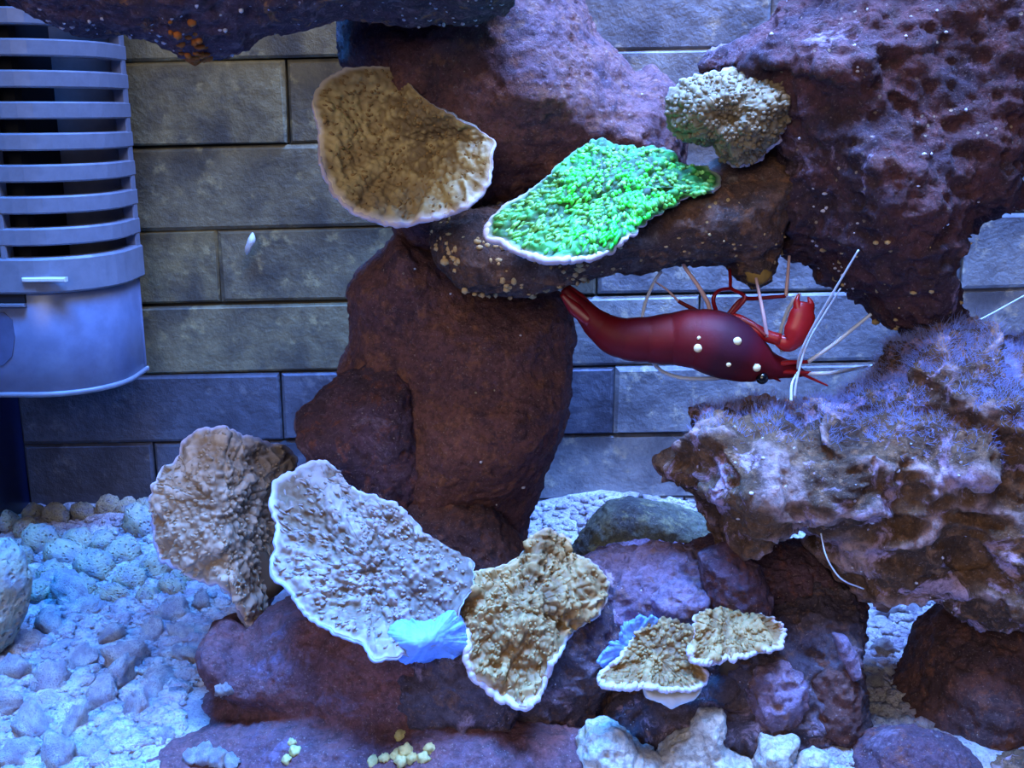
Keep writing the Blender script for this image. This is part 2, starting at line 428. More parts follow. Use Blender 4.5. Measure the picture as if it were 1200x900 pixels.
# ---------------------------------------------------------------- setting
# floor: rough sand bed
def sand_z(x, y):
    p = np.stack([x, y, 0*x], -1)
    base = 0.30*fbm(p*0.35, 5, 2)+0.16*fbm(p*1.3, 6, 3)+0.11*(0.6-worley(p*1.7+np.array([0, 0, .3]), 8))
    return base + 0.55*np.clip((y-6.5)/4.5, 0, 1)**1.5 + 0.5*np.exp(-((x-4.5)/4.5)**2-((y-10.5)/2.2)**2)
gx = np.linspace(-17.7, 26, 430); gy = np.linspace(-9.5, 12.1, 230)
GX, GY = np.meshgrid(gx, gy, indexing='ij'); GZ = sand_z(GX, GY)
idx = np.arange(GX.size).reshape(GX.shape)
fq = np.stack([idx[:-1, :-1], idx[1:, :-1], idx[1:, 1:], idx[:-1, 1:]], -1).reshape(-1, 4)
floor = obj('floor', np.stack([GX.ravel(), GY.ravel(), GZ.ravel()], -1), fq, M_sand, origin=np.array([0, 0, 0.]))
tag(floor, kind='structure'); floor['label'] = 'rough bed of coarse pale sand'

# back wall: blocks proud of a dark joint plane
def box_vf(x0, x1, y0, y1, z0, z1, bev=0.0):
    b = bev
    V = [(x0, y1, z0), (x1, y1, z0), (x1, y1, z1), (x0, y1, z1), (x0, y0+b, z0), (x1, y0+b, z0), (x1, y0+b, z1), (x0, y0+b, z1),
         (x0+b, y0, z0+b), (x1-b, y0, z0+b), (x1-b, y0, z1-b), (x0+b, y0, z1-b)]
    Fc = [(0, 3, 2, 1), (8, 9, 10, 11), (4, 5, 9, 8), (5, 6, 10, 9), (6, 7, 11, 10), (7, 4, 8, 11), (0, 1, 5, 4), (1, 2, 6, 5), (2, 3, 7, 6), (3, 0, 4, 7)]
    return V, Fc
YW = 12.0
wb = obj('wall_back', *box_vf(-17.8, 26, YW+0.45, YW+1.4, -1, 27), M_mortar, smooth=False); tag(wb, kind='structure'); wb['label'] = 'slate-look block wall behind the tank'
wl = obj('wall_left', *box_vf(-18.5, -17.7, -9.5, YW+0.9, -1, 27), M_navy, smooth=False); tag(wl, kind='structure'); wl['label'] = 'dark navy side of the tank'
rng = random.Random(4)
joint_v = [-60, 62, 163, 262, 350, 432, 512, 588, 700]        # pixel rows of the joints near the picture centre
fixed = {1: [150-600, 335, 640, 905, 1180], 2: [-60, 560, 980], 0: [60, 420, 905, 1150], 3: [255, 700, 1130], 4: [90, 420, 820, 1080], 5: [-20, 330, 720, 1090], 6: [180, 600, 900], 7: [40, 460, 800, 1140]}
for r in range(len(joint_v)-1):
    zt = P(600, joint_v[r], YW)[2]; zb = P(600, joint_v[r+1], YW)[2]
    xs_ = sorted([-17.75]+[P(u, (joint_v[r]+joint_v[r+1])/2, YW)[0] for u in fixed[r] if u > -10]+[22, 26])
    xs_ = [x for x in xs_ if x >= -17.75]
    for a, b in zip(xs_[:-1], xs_[1:]):
        g = 0.03; dy = rng.uniform(-0.08, 0.12)
        V, Fc = box_vf(a+g, b-g, YW+dy, YW+0.6, zb+g, zt-g, 0.11)
        V = np.array(V); V[:, [0, 2]] += np.array([[rng.uniform(-.04, .04) for _ in range(2)] for _ in V]); V[:, 2] += V[:, 0]*0.022+0.05*np.sin(V[:, 0]*1.3+r)   # courses climb a little, uneven
        obj('block', V, Fc, (M_block if r < 5 else M_blockshade) if (a+b)/2 < -1 else M_blockg, wb, smooth=False)

# ---------------------------------------------------------------- rocks
R_top = rock('overhanging_rock', 'dark purple-brown rock overhanging the slotted filter, rough pale-flecked lower edge', M_top,
    [([(20,0),(45,18),(75,38),(110,48),(140,42),(175,48),(205,58),(225,72),(245,68),(265,58),(285,58),(300,42),(330,38),(365,32),(395,22),(430,24),(470,28),(520,26),(560,24),(590,14),(602,0),(612,-60),(560,-130),(60,-130),(10,-60)], -1.0, 2.8, 1.4)], seed=11, big=0.22, fine=0.13, lump=0.15)
R_pillar = rock('pillar_rock', 'smooth red-brown rock pillar rising to the shelf behind the fan coral', M_pillar,
    [([(470,262),(520,285),(560,325),(610,335),(650,343),(668,358),(672,390),(669,420),(670,450),(664,490),(652,520),(640,550),(628,585),(618,620),(606,680),(580,740),(480,740),(430,680),(420,620),(425,560),(440,500),(430,460),(400,435),(412,400),(412,365),(408,335),(418,312),(445,292)], 4.0, 2.9, 2.4)],
    seed=21, big=0.22, fine=0.09, lump=0.05)
rock('leaning_boulder', 'mottled purple boulder leaning against the foot of the rock pillar', M_purple,
    [([(345,505),(350,480),(375,455),(400,437),(430,428),(465,428),(487,450),(492,500),(505,545),(500,600),(440,640),(390,620),(365,560)], 2.0, 1.9, 1.6)], seed=24, big=0.2, fine=0.12, pits=0.06)
rock('upper_pillar_rock', 'broad red-brown upper rock behind the tan cup coral', M_pillar,
    [([(398,20),(415,-20),(430,-120),(640,-120),(668,-20),(690,10),(705,40),(727,65),(745,85),(765,75),(785,90),(800,110),(805,150),(800,195),(770,225),(700,240),(640,250),(600,275),(560,290),(520,300),(470,290),(445,200),(425,110),(403,75)], 4.3, 3.2, 2.2)],
    seed=29, big=0.25, fine=0.09, lump=0.08)
R_shelf = rock('shelf_rock', 'rusty brown shelf rock speckled yellow, carrying the green plate coral', M_shelf,
    [([(505,265),(540,245),(580,240),(640,235),(720,220),(800,200),(850,185),(900,175),(942,195),(940,230),(915,262),(905,288),(880,300),(840,308),(800,308),(760,316),(720,318),(690,326),(660,336),(620,345),(570,345),(535,335),(515,310),(507,290)], 1.2, 2.0, 1.3),
     ([(840,285),(920,270),(912,308),(900,328),(880,336),(855,318)], 1.0, 0.9, 0.5)], seed=31, big=0.16, fine=0.11, lump=0.10, pits=0.05)
R_right = rock('encrusted_boulder', 'big dark red boulder with lilac crust, tapering down to a jagged point', M_right,
    [([(833,78),(850,55),(880,40),(910,20),(935,0),(960,-120),(1330,-120),(1330,60),(1215,150),(1178,200),(1180,228),(1160,250),(1140,258),(1118,272),(1104,300),(1112,330),(1118,372),(1104,382),(1062,388),(1032,372),(1005,348),(978,340),(955,308),(935,298),(916,285),(905,240),(895,180),(870,120)], 0.9, 2.8, 2.0)],
    seed=41, big=0.3, fine=0.15, lump=0.34, pits=0.0, fold=0.2, freq=0.75, h=0.08)
R_mid = rock('lumpy_rock', 'lumpy tan and lilac rock wearing a pale blue algae fringe', M_mid,
    [([(782,548),(800,512),(812,482),(835,474),(870,480),(905,478),(930,492),(950,474),(985,458),(1010,443),(1035,428),(1042,408),(1068,393),(1110,383),(1150,386),(1200,402),(1330,392),(1330,700),(1200,712),(1130,715),(1050,697),(1000,688),(965,652),(955,612),(925,603),(890,628),(852,645),(835,612),(815,588),(800,576)], -0.6, 2.5, 1.7)],
    seed=53, big=0.3, fine=0.13, lump=0.35, freq=0.8, fold=0.28, h=0.08)
rock('shaded_base_rock', 'dark rusty rock in shade carrying the lumpy lilac rock', M_low,
    [([(1085,760),(1110,735),(1140,720),(1330,700),(1330,930),(1200,930),(1100,925),(1055,905),(1035,875),(1050,830),(1075,795)], -0.8, 2.4, 1.6)], seed=61, big=0.2, fine=0.12, lump=0.1)
rock('flat_rock', 'low mauve rock beside the bright sand gap, tan flecks along its crest', M_purple,
    [([(1000,885),(1020,866),(1050,857),(1090,860),(1130,872),(1152,892),(1160,960),(990,960)], -3.7, 0.8, 0.6)], seed=66, big=0.1, fine=0.09, h=0.06)
rock('corner_rock', 'small brown rock beside the low mauve rock', M_mid,
    [([(1160,896),(1200,882),(1260,880),(1280,960),(1150,960)], -3.6, 0.7, 0.5)], seed=67, big=0.1, fine=0.09, h=0.06)
R_mound = rock('plum_mound', 'wide plum-brown mound under the fan coral, sloping onto the sand', M_mound,
    [([(120,960),(128,890),(175,882),(205,852),(240,825),(275,808),(250,792),(240,752),(246,737),(268,724),(290,737),(310,716),(335,702),(380,692),(420,690),(520,690),(560,722),(600,800),(690,860),(690,960)], -1.2, 2.1, 1.9),
     ([(118,960),(135,893),(200,872),(300,856),(420,846),(560,846),(690,862),(700,960)], -3.2, 1.4, 0.9)],
    seed=71, big=0.2, fine=0.1, lump=0.22, sm=0.5)
rock('pitted_rock', 'rounded grey rock with dark pits below the blue lobe of the fan coral', M_grey,
    [([(455,800),(462,775),(490,757),(530,748),(580,745),(620,800),(600,850),(550,862),(490,855),(465,830)], -2.6, 1.1, 0.9)], seed=76, big=0.12, fine=0.12, pits=0.18, h=0.07)
rock('rubbly_rock', 'dark rubbly grey-purple rock under the folded yellow-brown coral', M_grey,
    [([(540,720),(600,690),(700,690),(745,740),(722,790),(702,835),(650,862),(580,860)], -1.3, 1.4, 1.1)], seed=79, big=0.22, fine=0.17, lump=0.2, pits=0.1, h=0.065)
rock('lilac_rock', 'pale lilac rock between the folded coral and the olive slab', M_lilac,
    [([(630,650),(680,660),(720,655),(790,645),(840,655),(880,692),(890,745),(850,775),(780,780),(700,770),(650,710)], -0.3, 1.7, 1.3)], seed=83, big=0.22, fine=0.17, lump=0.3, pits=0.06, freq=0.9, h=0.065)
rock('dark_ledge_rock', 'dark purple ledge rock tucked under the lumpy lilac rock', M_purple,
    [([(790,662),(830,640),(880,630),(960,650),(1005,690),(1000,750),(930,760),(860,740),(810,705)], 0.2, 1.6, 1.1)], seed=87, big=0.25, fine=0.16, lump=0.25, h=0.07)
rock('tumbled_rock', 'tumbled dark purple rock below the small disc coral', M_grey,
    [([(830,722),(870,710),(920,705),(960,695),(1000,702),(1012,740),(1000,780),(1015,830),(1005,872),(960,900),(900,890),(850,872),(800,868),(720,862),(700,810),(760,780),(820,770)], -1.5, 1.7, 1.3)], seed=91, big=0.28, fine=0.17, lump=0.35, pits=0.1, fold=0.1, freq=0.8, h=0.065)
rock('olive_slab', 'olive-green slab leaning on the bright sand behind the lilac rock', M_olive,
    [([(668,650),(690,612),(712,590),(740,586),(780,594),(842,612),(870,640),(860,690),(680,690)], 6.0, 1.0, 0.6)], seed=95, big=0.1, fine=0.07, h=0.08)
rock('brown_footing_rock', 'rough brown footing rock in front of the pillar behind the fan coral', M_low,
    [([(410,600),(480,582),(530,577),(570,592),(600,622),(625,652),(620,720),(450,730)], 1.4, 1.6, 1.1)], seed=97, big=0.15, fine=0.12, h=0.07)
rock('grey_edge_rock', 'rounded grey-green rock alone on the sand below the filter', M_pebble,
    [([(-90,690),(-70,655),(-35,638),(0,636),(20,652),(30,682),(27,720),(14,752),(-10,775),(-50,790),(-85,750)], 1.4, 1.1, 1.0)], seed=99, big=0.1, fine=0.06, h=0.07)
rock('yellow_topped_rubble', 'pale blue-white rubble with a yellowish top in front of the tumbled rock', M_pale,
    [([(676,868),(690,848),(715,842),(735,850),(750,870),(775,880),(780,960),(680,960)], -3.7, 0.6, 0.5)], seed=101, big=0.12, fine=0.1, lump=0.12, freq=1.3, h=0.045)
rock('branching_rubble', 'branching pale rubble lying between yellowish rubble and a dark hollow', M_pale,
    [([(768,885),(790,868),(812,858),(820,836),(845,832),(852,850),(846,870),(862,885),(880,890),(890,960),(765,960)], -3.6, 0.55, 0.45)], seed=103, big=0.12, fine=0.1, lump=0.12, freq=1.4, h=0.04)
rock('blue_chunk', 'square pale blue rubble chunk in front of the tumbled rock', M_pale,
    [([(884,890),(892,862),(915,864),(934,862),(936,880),(925,905),(880,930)], -3.8, 0.45, 0.35)], seed=105, big=0.1, fine=0.09, lump=0.1, freq=1.6, h=0.035)
rock('round_chunk', 'small round pale blue rubble knob beside the square chunk', M_pale,
    [([(930,900),(940,884),(955,878),(970,884),(972,900),(955,920),(935,920)], -3.9, 0.35, 0.25)], seed=107, big=0.04, fine=0.05, h=0.04)
rock('pendant_lump', 'ochre sponge lump hanging under the shelf rock above the shrimp', plain('ochre_sponge', (150, 122, 70), 0.8, 0.2, 0.6),
    [([(872,318),(885,305),(902,312),(906,326),(892,335),(876,330)], 0.25, 0.35, 0.2)], seed=108, big=0.05, fine=0.05, h=0.04)['category'] = 'sponge'

rock('crust_lump', 'small pinkish crusted lump above the blue frill on the lilac rock', M_lilac,
    [([(762,700),(785,684),(815,684),(832,702),(826,726),(795,728),(770,722)], -2.0, 0.5, 0.4)], seed=131, big=0.1, fine=0.1, lump=0.1, freq=1.2, h=0.045)
rock('purple_lump', 'knobbly mauve lump with white dots on the tumbled rock below the disc coral', M_lilac,
    [([(872,800),(890,782),(920,778),(944,796),(948,825),(930,852),(898,850),(880,828)], -3.1, 0.5, 0.45)], seed=133, big=0.12, fine=0.12, lump=0.15, freq=1.2, h=0.045)
rock('dark_round_rock', 'dark rounded brown rock wedged under the left end of the lumpy rock', M_purple,
    [([(820,650),(850,642),(885,660),(905,695),(898,735),(860,732),(828,705)], -1.6, 0.8, 0.6)], seed=135, big=0.12, fine=0.1, h=0.055)
rock('brown_wedge_rock', 'brown wedge-shaped rock standing beside the bright sand gap', M_low,
    [([(945,790),(965,765),(990,770),(1008,805),(1008,855),(980,872),(950,850)], -2.7, 0.7, 0.55)], seed=137, big=0.12, fine=0.11, lump=0.1, h=0.055)
rock('violet_shard', 'slim violet shard leaning beside the bright sand gap', M_lilac,
    [([(976,742),(990,744),(1006,768),(1010,792),(996,796),(982,770)], -3.0, 0.25, 0.2)], seed=139, big=0.04, fine=0.05, h=0.035)
rock('fuzzy_mauve_rock', 'mauve rock hump right in front of the olive slab', M_lilac,
    [([(690,668),(715,640),(760,636),(810,642),(850,660),(870,700),(700,710)], 2.4, 0.9, 0.7)], seed=141, big=0.14, fine=0.12, lump=0.12, h=0.055)
# encrusting flecks: parts of the shelf rock
def flecks(parent, name, spots, mat, seed):
    mb = MB(); r = random.Random(seed); iv, jf = ico(1)
    for (u, v, y, s) in spots:
        c = P(u, v, y); k = np.array([r.uniform(.7, 1.3), 0.6, r.uniform(.7, 1.3)])*s
        mb.add(iv*k+c, jf)
    o = mb.build(name, mat, parent); o['kind'] = 'stuff'; return o

# ---------------------------------------------------------------- plate corals
def coral(name, label, mat, rim_mat, nub_mat, outline, ctr, bow=0.0, bump=0.06, nubs=200, nub_len=(0.10, 0.22), nub_w=0.05,
          thick=0.14, rim_r=0.07, seed=1, p=1.3, stalk=None, fl=3.2, ruffle=0.12, nub_band=(0.05, 0.95), low=0.5, go=None, scallop=2.5, ridge_k=1.0):
    """outline: (u, v, depth) points; ctr: (u, v, depth); go: (u, v) where the colony grows from.
    A thin plate on polar rings closed by a back face, a growing rim, nubs and a stalk."""
    nt, nth = 80, 320
    O = smooth_closed(outline, nth)
    go = go or (ctr[0], ctr[1])
    rs = np.random.RandomState(seed)
    th = np.arange(nth)/nth*2*math.pi
    cyc = np.stack([np.cos(th), np.sin(th), 0*th+seed], -1)
    # ragged, scalloped margin
    dO = O[:, :2]-np.array(ctr[:2]); dO /= np.linalg.norm(dO, axis=1, keepdims=True)
    O[:, :2] += dO*(scallop*(np.abs(vnoise(cyc*9, seed+41))*2-0.7)+scallop*0.6*vnoise(cyc*22, seed+42))[:, None]
    t = np.linspace(0.0, 1, nt)
    U = ctr[0]+(O[:, 0][None]-ctr[0])*t[:, None]; Vv = ctr[1]+(O[:, 1][None]-ctr[1])*t[:, None]
    Y = ctr[2]+(O[:, 2][None]-ctr[2])*(t[:, None]**p)+bow*np.sin(t[:, None]*math.pi)
    W0 = Pa(U, Vv, Y)
    Y = Y + ruffle*3*fbm(W0*np.array([0.9, 0, 0.9])+seed, seed+1, 2)+ruffle*1.4*vnoise(cyc*4, seed+43)[None]*t[:, None]**3
    W = Pa(U, Vv, Y)
    du = np.gradient(W, axis=0); dv = np.roll(W, -1, 1)-np.roll(W, 1, 1)
    N = np.cross(du, dv); N[0] = N[1]; N /= np.linalg.norm(N, axis=-1, keepdims=True)+1e-9
    for _ in range(3): N = (N+np.roll(N, 1, 1)+np.roll(N, -1, 1)+np.concatenate([N[:1], N[:-1]])+np.concatenate([N[1:], N[-1:]])); N /= np.linalg.norm(N, axis=-1, keepdims=True)+1e-9
    if N[:, :, 1].mean() > 0: N = -N
    N[0] = N[0].mean(0)/np.linalg.norm(N[0].mean(0))
    g0 = P(go[0], go[1], ctr[2]); gd = W-g0; gl = np.linalg.norm(gd, axis=-1); gmax = gl.max()
    ang = np.arctan2(gd[..., 2], gd[..., 0])
    # warty relief in world space, ridges running out from where the colony grows
    wz = worley(W*fl*0.9, seed+5)
    pc = np.stack([np.cos(ang)*fl*1.7, np.sin(ang)*fl*1.7, gl*fl*0.28], -1)+0.35*fbm(W*1.1, seed+8, 2)[..., None]
    ridge = 1-np.abs(vnoise(pc, seed+3))*2
    rw = np.clip(gl/gmax*2-0.35, 0, 1)*ridge_k
    w2 = worley(W*fl*2.1, seed+6)
    hgt = 0.45*np.clip(0.75-wz, -0.3, 0.7)+0.5*np.clip(0.7-w2, -0.2, 0.7)+0.45*np.clip(ridge, -0.3, 1)*rw+0.3*fbm(W*4.2, seed+9, 3)
    damp = np.clip((1.02-t[:, None])*9, 0.3, 1)
    Wf = W+N*(bump*2.7*hgt*damp)[..., None]
    Wb = W-N*(thick*np.clip(1.35-t[:, None]*0.7, 0.4, 2))[..., None]
    nub_attr = np.clip(hgt*1.5, 0, 1)
    base = empty(name, P(ctr[0], ctr[1], ctr[2]+0.4)); tag(base, label, 'coral')
    ids = np.arange(nt*nth).reshape(nt, nth)
    a, b = ids[:-1], ids[1:]
    Fq = np.stack([a, np.roll(a, -1, 1), np.roll(b, -1, 1), b], -1).reshape(-1, 4)
    Vall = np.concatenate([Wf.reshape(-1, 3), Wb.reshape(-1, 3)]); off = nt*nth
    Bq = Fq[:, ::-1]+off
    e0, e1 = ids[-1], np.roll(ids[-1], -1)
    Eq = np.stack([e0, e1, e1+off, e0+off], -1)
    Fall = np.concatenate([Fq, Bq, Eq])
    n0 = np.cross(Vall[Fq[9000, 1]]-Vall[Fq[9000, 0]], Vall[Fq[9000, 2]]-Vall[Fq[9000, 0]])
    if n0 @ N.reshape(-1, 3)[Fq[9000, 0]] < 0: Fall = Fall[:, ::-1]
    # pigment: dark near the origin of growth, pale at the growing margin
    pig = np.clip(0.75*gl/gmax+0.25*t[:, None], 0, 1)
    edge = np.clip((t[:, None]-0.92)/0.08, 0, 1)*np.clip(gl/gmax*1.8-0.4, 0, 1)
    obj('plate', Vall, Fall, mat, base, True, {'rad': np.r_[pig.ravel(), pig.ravel()*0.8], 'nub': np.r_[nub_attr.ravel(), np.zeros(off)], 'edge': np.r_[edge.ravel(), edge.ravel()]})
    # rim: knobbly growing edge, thick where growth is strong
    path = W[-1]-N[-1]*thick*0.25
    gk = np.clip(gl[-1]/gmax*1.5-0.2, 0.3, 1)
    bead = 0.85+0.3*np.abs(vnoise(cyc*16, seed+44))+0.22*vnoise(cyc*34, seed+45)
    obj('rim', *tube(path, rim_r*0.75*gk*bead*np.clip(1-(ctr[1]-O[:, 1])/70, 0.35, 1)*(1+low*np.clip((O[:, 1]-ctr[1])/40, 0, 1)), 8, closed=True), rim_mat, base)
    # nubs: round warts near the origin, stretched into fingers towards the edge
    mb = MB(); iv, jf = ico(1); fi = nt-1
    for k in range(nubs):
        tt = math.sqrt(rs.uniform(nub_band[0]**2, nub_band[1]**2)); j = rs.randint(nth); i = int(tt*fi)
        c = Wf[i, j]; n = N[i, j]; r_ = gd[i, j]-n*(gd[i, j]@n); r_ /= np.linalg.norm(r_)+1e-9
        s_ = np.cross(n, r_); an = rs.normal(0, 0.4); r2 = r_*math.cos(an)+s_*math.sin(an); s2 = np.cross(n, r2)
        far = min(1, max(0, gl[i, j]/gmax*1.6-0.4))
        wd = nub_w*rs.uniform(0.6, 1.2)*(1.15-0.25*far); L = max(wd, rs.uniform(*nub_len)*0.5*(0.45+0.65*far)); hh = nub_w*rs.uniform(0.7, 1.5)
        mb.add(c+iv[:, :1]*r2*L+iv[:, 1:2]*s2*wd+iv[:, 2:]*n*hh, jf)
    if nubs:
        o = mb.build('nubs', nub_mat, base); o['kind'] = 'stuff'
    if stalk is not None:                 # stalk into the rock behind
        c0 = W[0, 0]-N[0, 0]*thick; c1 = P(*stalk)
        pth = smooth_open([c0-N[0, 0]*0.02, (c0-N[0, 0]*0.5+c1)/2, c1], 10)
        obj('stalk', *tube(pth, np.linspace(0.22, 0.5, 10), 14), mat, base)
    return base

def dep(pts, f): return [(u, v, f(u, v)) for u, v in pts]
A = [(405,80),(440,78),(463,81),(485,105),(515,128),(540,143),(560,152),(578,166),(576,182),(572,212),(555,235),(535,247),(500,256),(468,263),(430,254),(400,235),(378,195),(373,150),(367,118),(380,95)]
coral('cup_coral', 'tan cup coral with pale rim open beside the upper pillar rock', coral_mat('tan_cup_coral', (98, 80, 58), (158, 132, 88), (188, 164, 112), (222, 206, 184)), M_rim, M_brownnub,
      dep(A, lambda u, v: 0.9-2.0*(v-80)/185), (478, 160, 0.85), p=1.6, go=(525, 140), scallop=1.4, nubs=300, nub_len=(0.08, 0.22), nub_w=0.036, seed=3, stalk=(520, 185, 2.6), bump=0.065, rim_r=0.055)
B = [(569,268),(590,243),(620,223),(648,202),(672,180),(700,165),(730,170),(765,173),(785,178),(802,193),(830,197),(845,212),(838,222),(815,225),(790,240),(762,256),(738,275),(716,293),(690,303),(650,304),(615,298),(595,288),(577,279)]
coral('green_plate_coral', 'fluorescent green plate coral with white underside edge on the shelf rock', M_green, M_rim, M_greentip,
      dep(B, lambda u, v: 0.4-3.0*(v-165)/140), (705, 232, -1.2), bow=-0.25, go=(745, 160), nubs=800, nub_len=(0.12, 0.36), nub_w=0.05, seed=5, stalk=(715, 262, 0.8), bump=0.07, rim_r=0.062, low=0.9, nub_band=(0.05, 0.93))
C = [(780,118),(795,97),(820,87),(850,82),(880,82),(905,88),(933,94),(935,120),(920,145),(910,165),(885,188),(860,194),(835,172),(805,166),(785,150)]
coral('encrusting_coral', 'knobbly brown coral with pale tip perched between pillar and red boulder', coral_mat('dull_brown_coral', (92, 78, 60), (120, 102, 74), (146, 128, 98), (214, 208, 214)), M_rim, plain('dull_brown_nub', (132, 114, 88), 0.6, 0.3, 0.4),
      dep(C, lambda u, v: 0.2-0.9*(u-780)/155), (855, 138, -1.0), p=2.0, bow=-0.35, go=(740, 150), ridge_k=0.25, nubs=420, nub_len=(0.1, 0.16), nub_w=0.055, seed=7, stalk=(860, 160, 1.0), bump=0.08, rim_r=0.08)
D = [(213,518),(235,503),(260,501),(290,510),(325,520),(345,532),(342,570),(328,620),(322,680),(312,718),(294,738),(281,718),(268,692),(240,680),(205,665),(186,645),(178,610),(177,575),(190,552),(208,540)]
coral('scroll_coral', 'upright grey-brown scroll coral with dark inner side standing on the sand edge', M_greybrown, M_rimblue, M_greynub,
      dep(D, lambda u, v: (0.3 if u < 270 else 0.3+(u-270)/75*2.6)-2.2*(v-500)/240), (256, 596, -1.3), p=1.5, go=(330, 600), nubs=420, nub_len=(0.1, 0.24), nub_w=0.042, seed=9, stalk=(315, 690, 0.2), bump=0.09, rim_r=0.06)
E = [(318,568),(330,556),(352,549),(376,538),(394,550),(410,570),(440,580),(470,595),(495,622),(525,641),(553,660),(550,690),(535,720),(520,745),(490,762),(470,768),(440,773),(425,755),(390,740),(355,715),(338,690),(316,668),(321,650),(325,620),(318,598)]
coral('fan_coral', 'large lavender-brown fan coral with bright blue-white edge', M_lav, M_rimblue, plain('lavender_nub', (146, 132, 128), 0.6, 0.3, 0.4),
      dep(E, lambda u, v: -1.0-3.7*(v-538)/235), (430, 655, -2.9), bow=0.15, go=(560, 690), nubs=520, nub_len=(0.1, 0.28), nub_w=0.038, seed=13, stalk=(440, 700, 0.0), bump=0.095, rim_r=0.06)
Fo = [(525,685),(536,673),(570,669),(600,657),(618,642),(622,628),(645,620),(665,632),(672,650),(690,656),(705,670),(713,690),(705,715),(690,728),(668,740),(655,765),(640,790),(628,818),(612,829),(590,818),(562,799),(547,775),(550,755),(540,725),(528,702)]
coral('folded_coral', 'folded yellow-brown coral with knobbly white margin on the rubbly rock', M_brown, M_rim, M_brownnub,
      dep(Fo, lambda u, v: -2.0-2.5*(v-620)/210+(0.8 if u > 660 else 0)), (612, 710, -3.5), bow=0.1, go=(655, 660), nubs=330, nub_len=(0.08, 0.22), nub_w=0.042, seed=17, stalk=(640, 730, -0.8), bump=0.11, rim_r=0.075)
Gg = [(703,799),(710,785),(725,775),(735,757),(750,738),(775,724),(798,728),(813,736),(810,758),(816,775),(827,793),(818,803),(790,806),(760,802),(730,804)]
g_ = coral('small_plate_coral', 'small brown plate coral with white scalloped front edge and white underside', M_brown, M_rim, M_brownnub,
      dep(Gg, lambda u, v: -2.9-1.3*(v-724)/80), (770, 768, -3.5), go=(800, 735), nubs=110, nub_len=(0.12, 0.3), nub_w=0.05, seed=19, stalk=(780, 800, -1.4), bump=0.08, rim_r=0.075)
V, Q, c = rock_shape([([(752,802),(790,804),(825,800),(815,815),(795,822),(785,828),(770,820),(755,815)], -3.8, 0.35, 0.2)], h=0.04, seed=120, big=0.04, fine=0.04)
obj('underside', V, Q, M_white, g_)
H = [(809,752),(812,732),(821,717),(845,714),(870,719),(900,723),(918,738),(914,754),(900,761),(870,767),(840,773),(822,776),(811,766)]
coral('disc_coral', 'small round yellow-brown disc coral with lilac edge beside the white-edged plate coral', M_brown, M_rim, M_brownnub,
      dep(H, lambda u, v: -2.5-1.5*(v-714)/62), (862, 745, -3.2), go=(865, 705), nubs=140, nub_len=(0.1, 0.22), nub_w=0.045, seed=23, stalk=(870, 790, -1.8), bump=0.06, rim_r=0.07)
L = [(455,742),(470,725),(500,728),(530,715),(544,732),(546,755),(535,768),(505,772),(470,775)]
coral('blue_lobe_coral', 'rounded bright blue coral lobe under the fan coral edge', M_bluelobe, M_bluelobe, M_bluelobe,
      dep(L, lambda u, v: -3.9), (505, 750, -4.4), p=2, go=(500, 640), ridge_k=0.0, scallop=0.8, nubs=0, seed=27, stalk=(510, 765, -2.0), bump=0.02, rim_r=0.05)
L2 = [(705,778),(712,760),(728,748),(732,732),(752,724),(770,726),(760,748),(742,770),(725,785)]
coral('blue_frill_coral', 'pale blue frill behind the white-edged small plate coral', M_bluelobe, M_bluelobe, M_bluelobe,
      dep(L2, lambda u, v: -3.1), (735, 758, -3.2), go=(800, 800), ridge_k=0.3, nubs=0, seed=28, stalk=(745, 775, -1.2), bump=0.03, rim_r=0.05)

# ---------------------------------------------------------------- red shrimp
M_red = plain('deep_red_shell', (128, 10, 24), 0.35, 0.5, 0.2)
M_dred = plain('dark_crimson_shell', (104, 4, 20), 0.6, 0.3, 0.3)
def cara_mat():
    t = NT('crimson_to_purple_shell'); c = t.mix(t.attr('dark'), lin(104, 4, 20), lin(62, 8, 30)); t.bump(t.noise(10, 4), 0.3, 0.02); return t.fin(c, 0.6, 0.3)
M_cara = cara_mat()
M_claw = plain('scarlet_claw', (172, 24, 24), 0.35, 0.5, 0.2)
M_ant = plain('white_antenna', (226, 232, 246), 0.4, 0.4)
M_leg = plain('pinkish_white_leg', (214, 178, 182), 0.45, 0.4)
M_spot = plain('cream_spot', (250, 236, 190), 0.5, 0.4)
M_eye = plain('black_eye', (10, 8, 12), 0.15, 0.7)
YS = -0.2
shrimp = empty('shrimp', P(800, 428, YS)); tag(shrimp, 'deep red shrimp with cream spots and white antennae hanging under the shelf rock', 'shrimp')
sp = np.array([(661,338,5,.35),(672,352,9,.3),(688,368,14,.2),(705,384,19,.1),(728,396,24,0),(760,398,27,0),(790,397,31,0),(815,397,35,-.1),(838,402,38,-.15),(860,411,36,-.2),(880,421,29,-.2),(898,428,19,-.15),(914,431,13,-.1),(930,434,9,-.05),(942,438,4,0)], float)
sp = smooth_open(sp, 90)
pth = Pa(sp[:, 0], sp[:, 1], YS+sp[:, 3]); s = np.linspace(0, 1, 90)
rad = sp[:, 2]*0.0202
seg_mod = np.where(s < 0.62, 1-0.06*np.maximum(0, np.cos(s*2*math.pi*9.5))**6, 1)
V, Fc = tube(pth, rad*seg_mod, 28)
# abdomen pleura: slight taper toward the belly (up, towards the rock), fine shell serration
V = np.array(V); V += 0.012*fbm(V*9, 4, 2)[:, None]
body = obj('body', V, Fc, M_dred, shrimp)
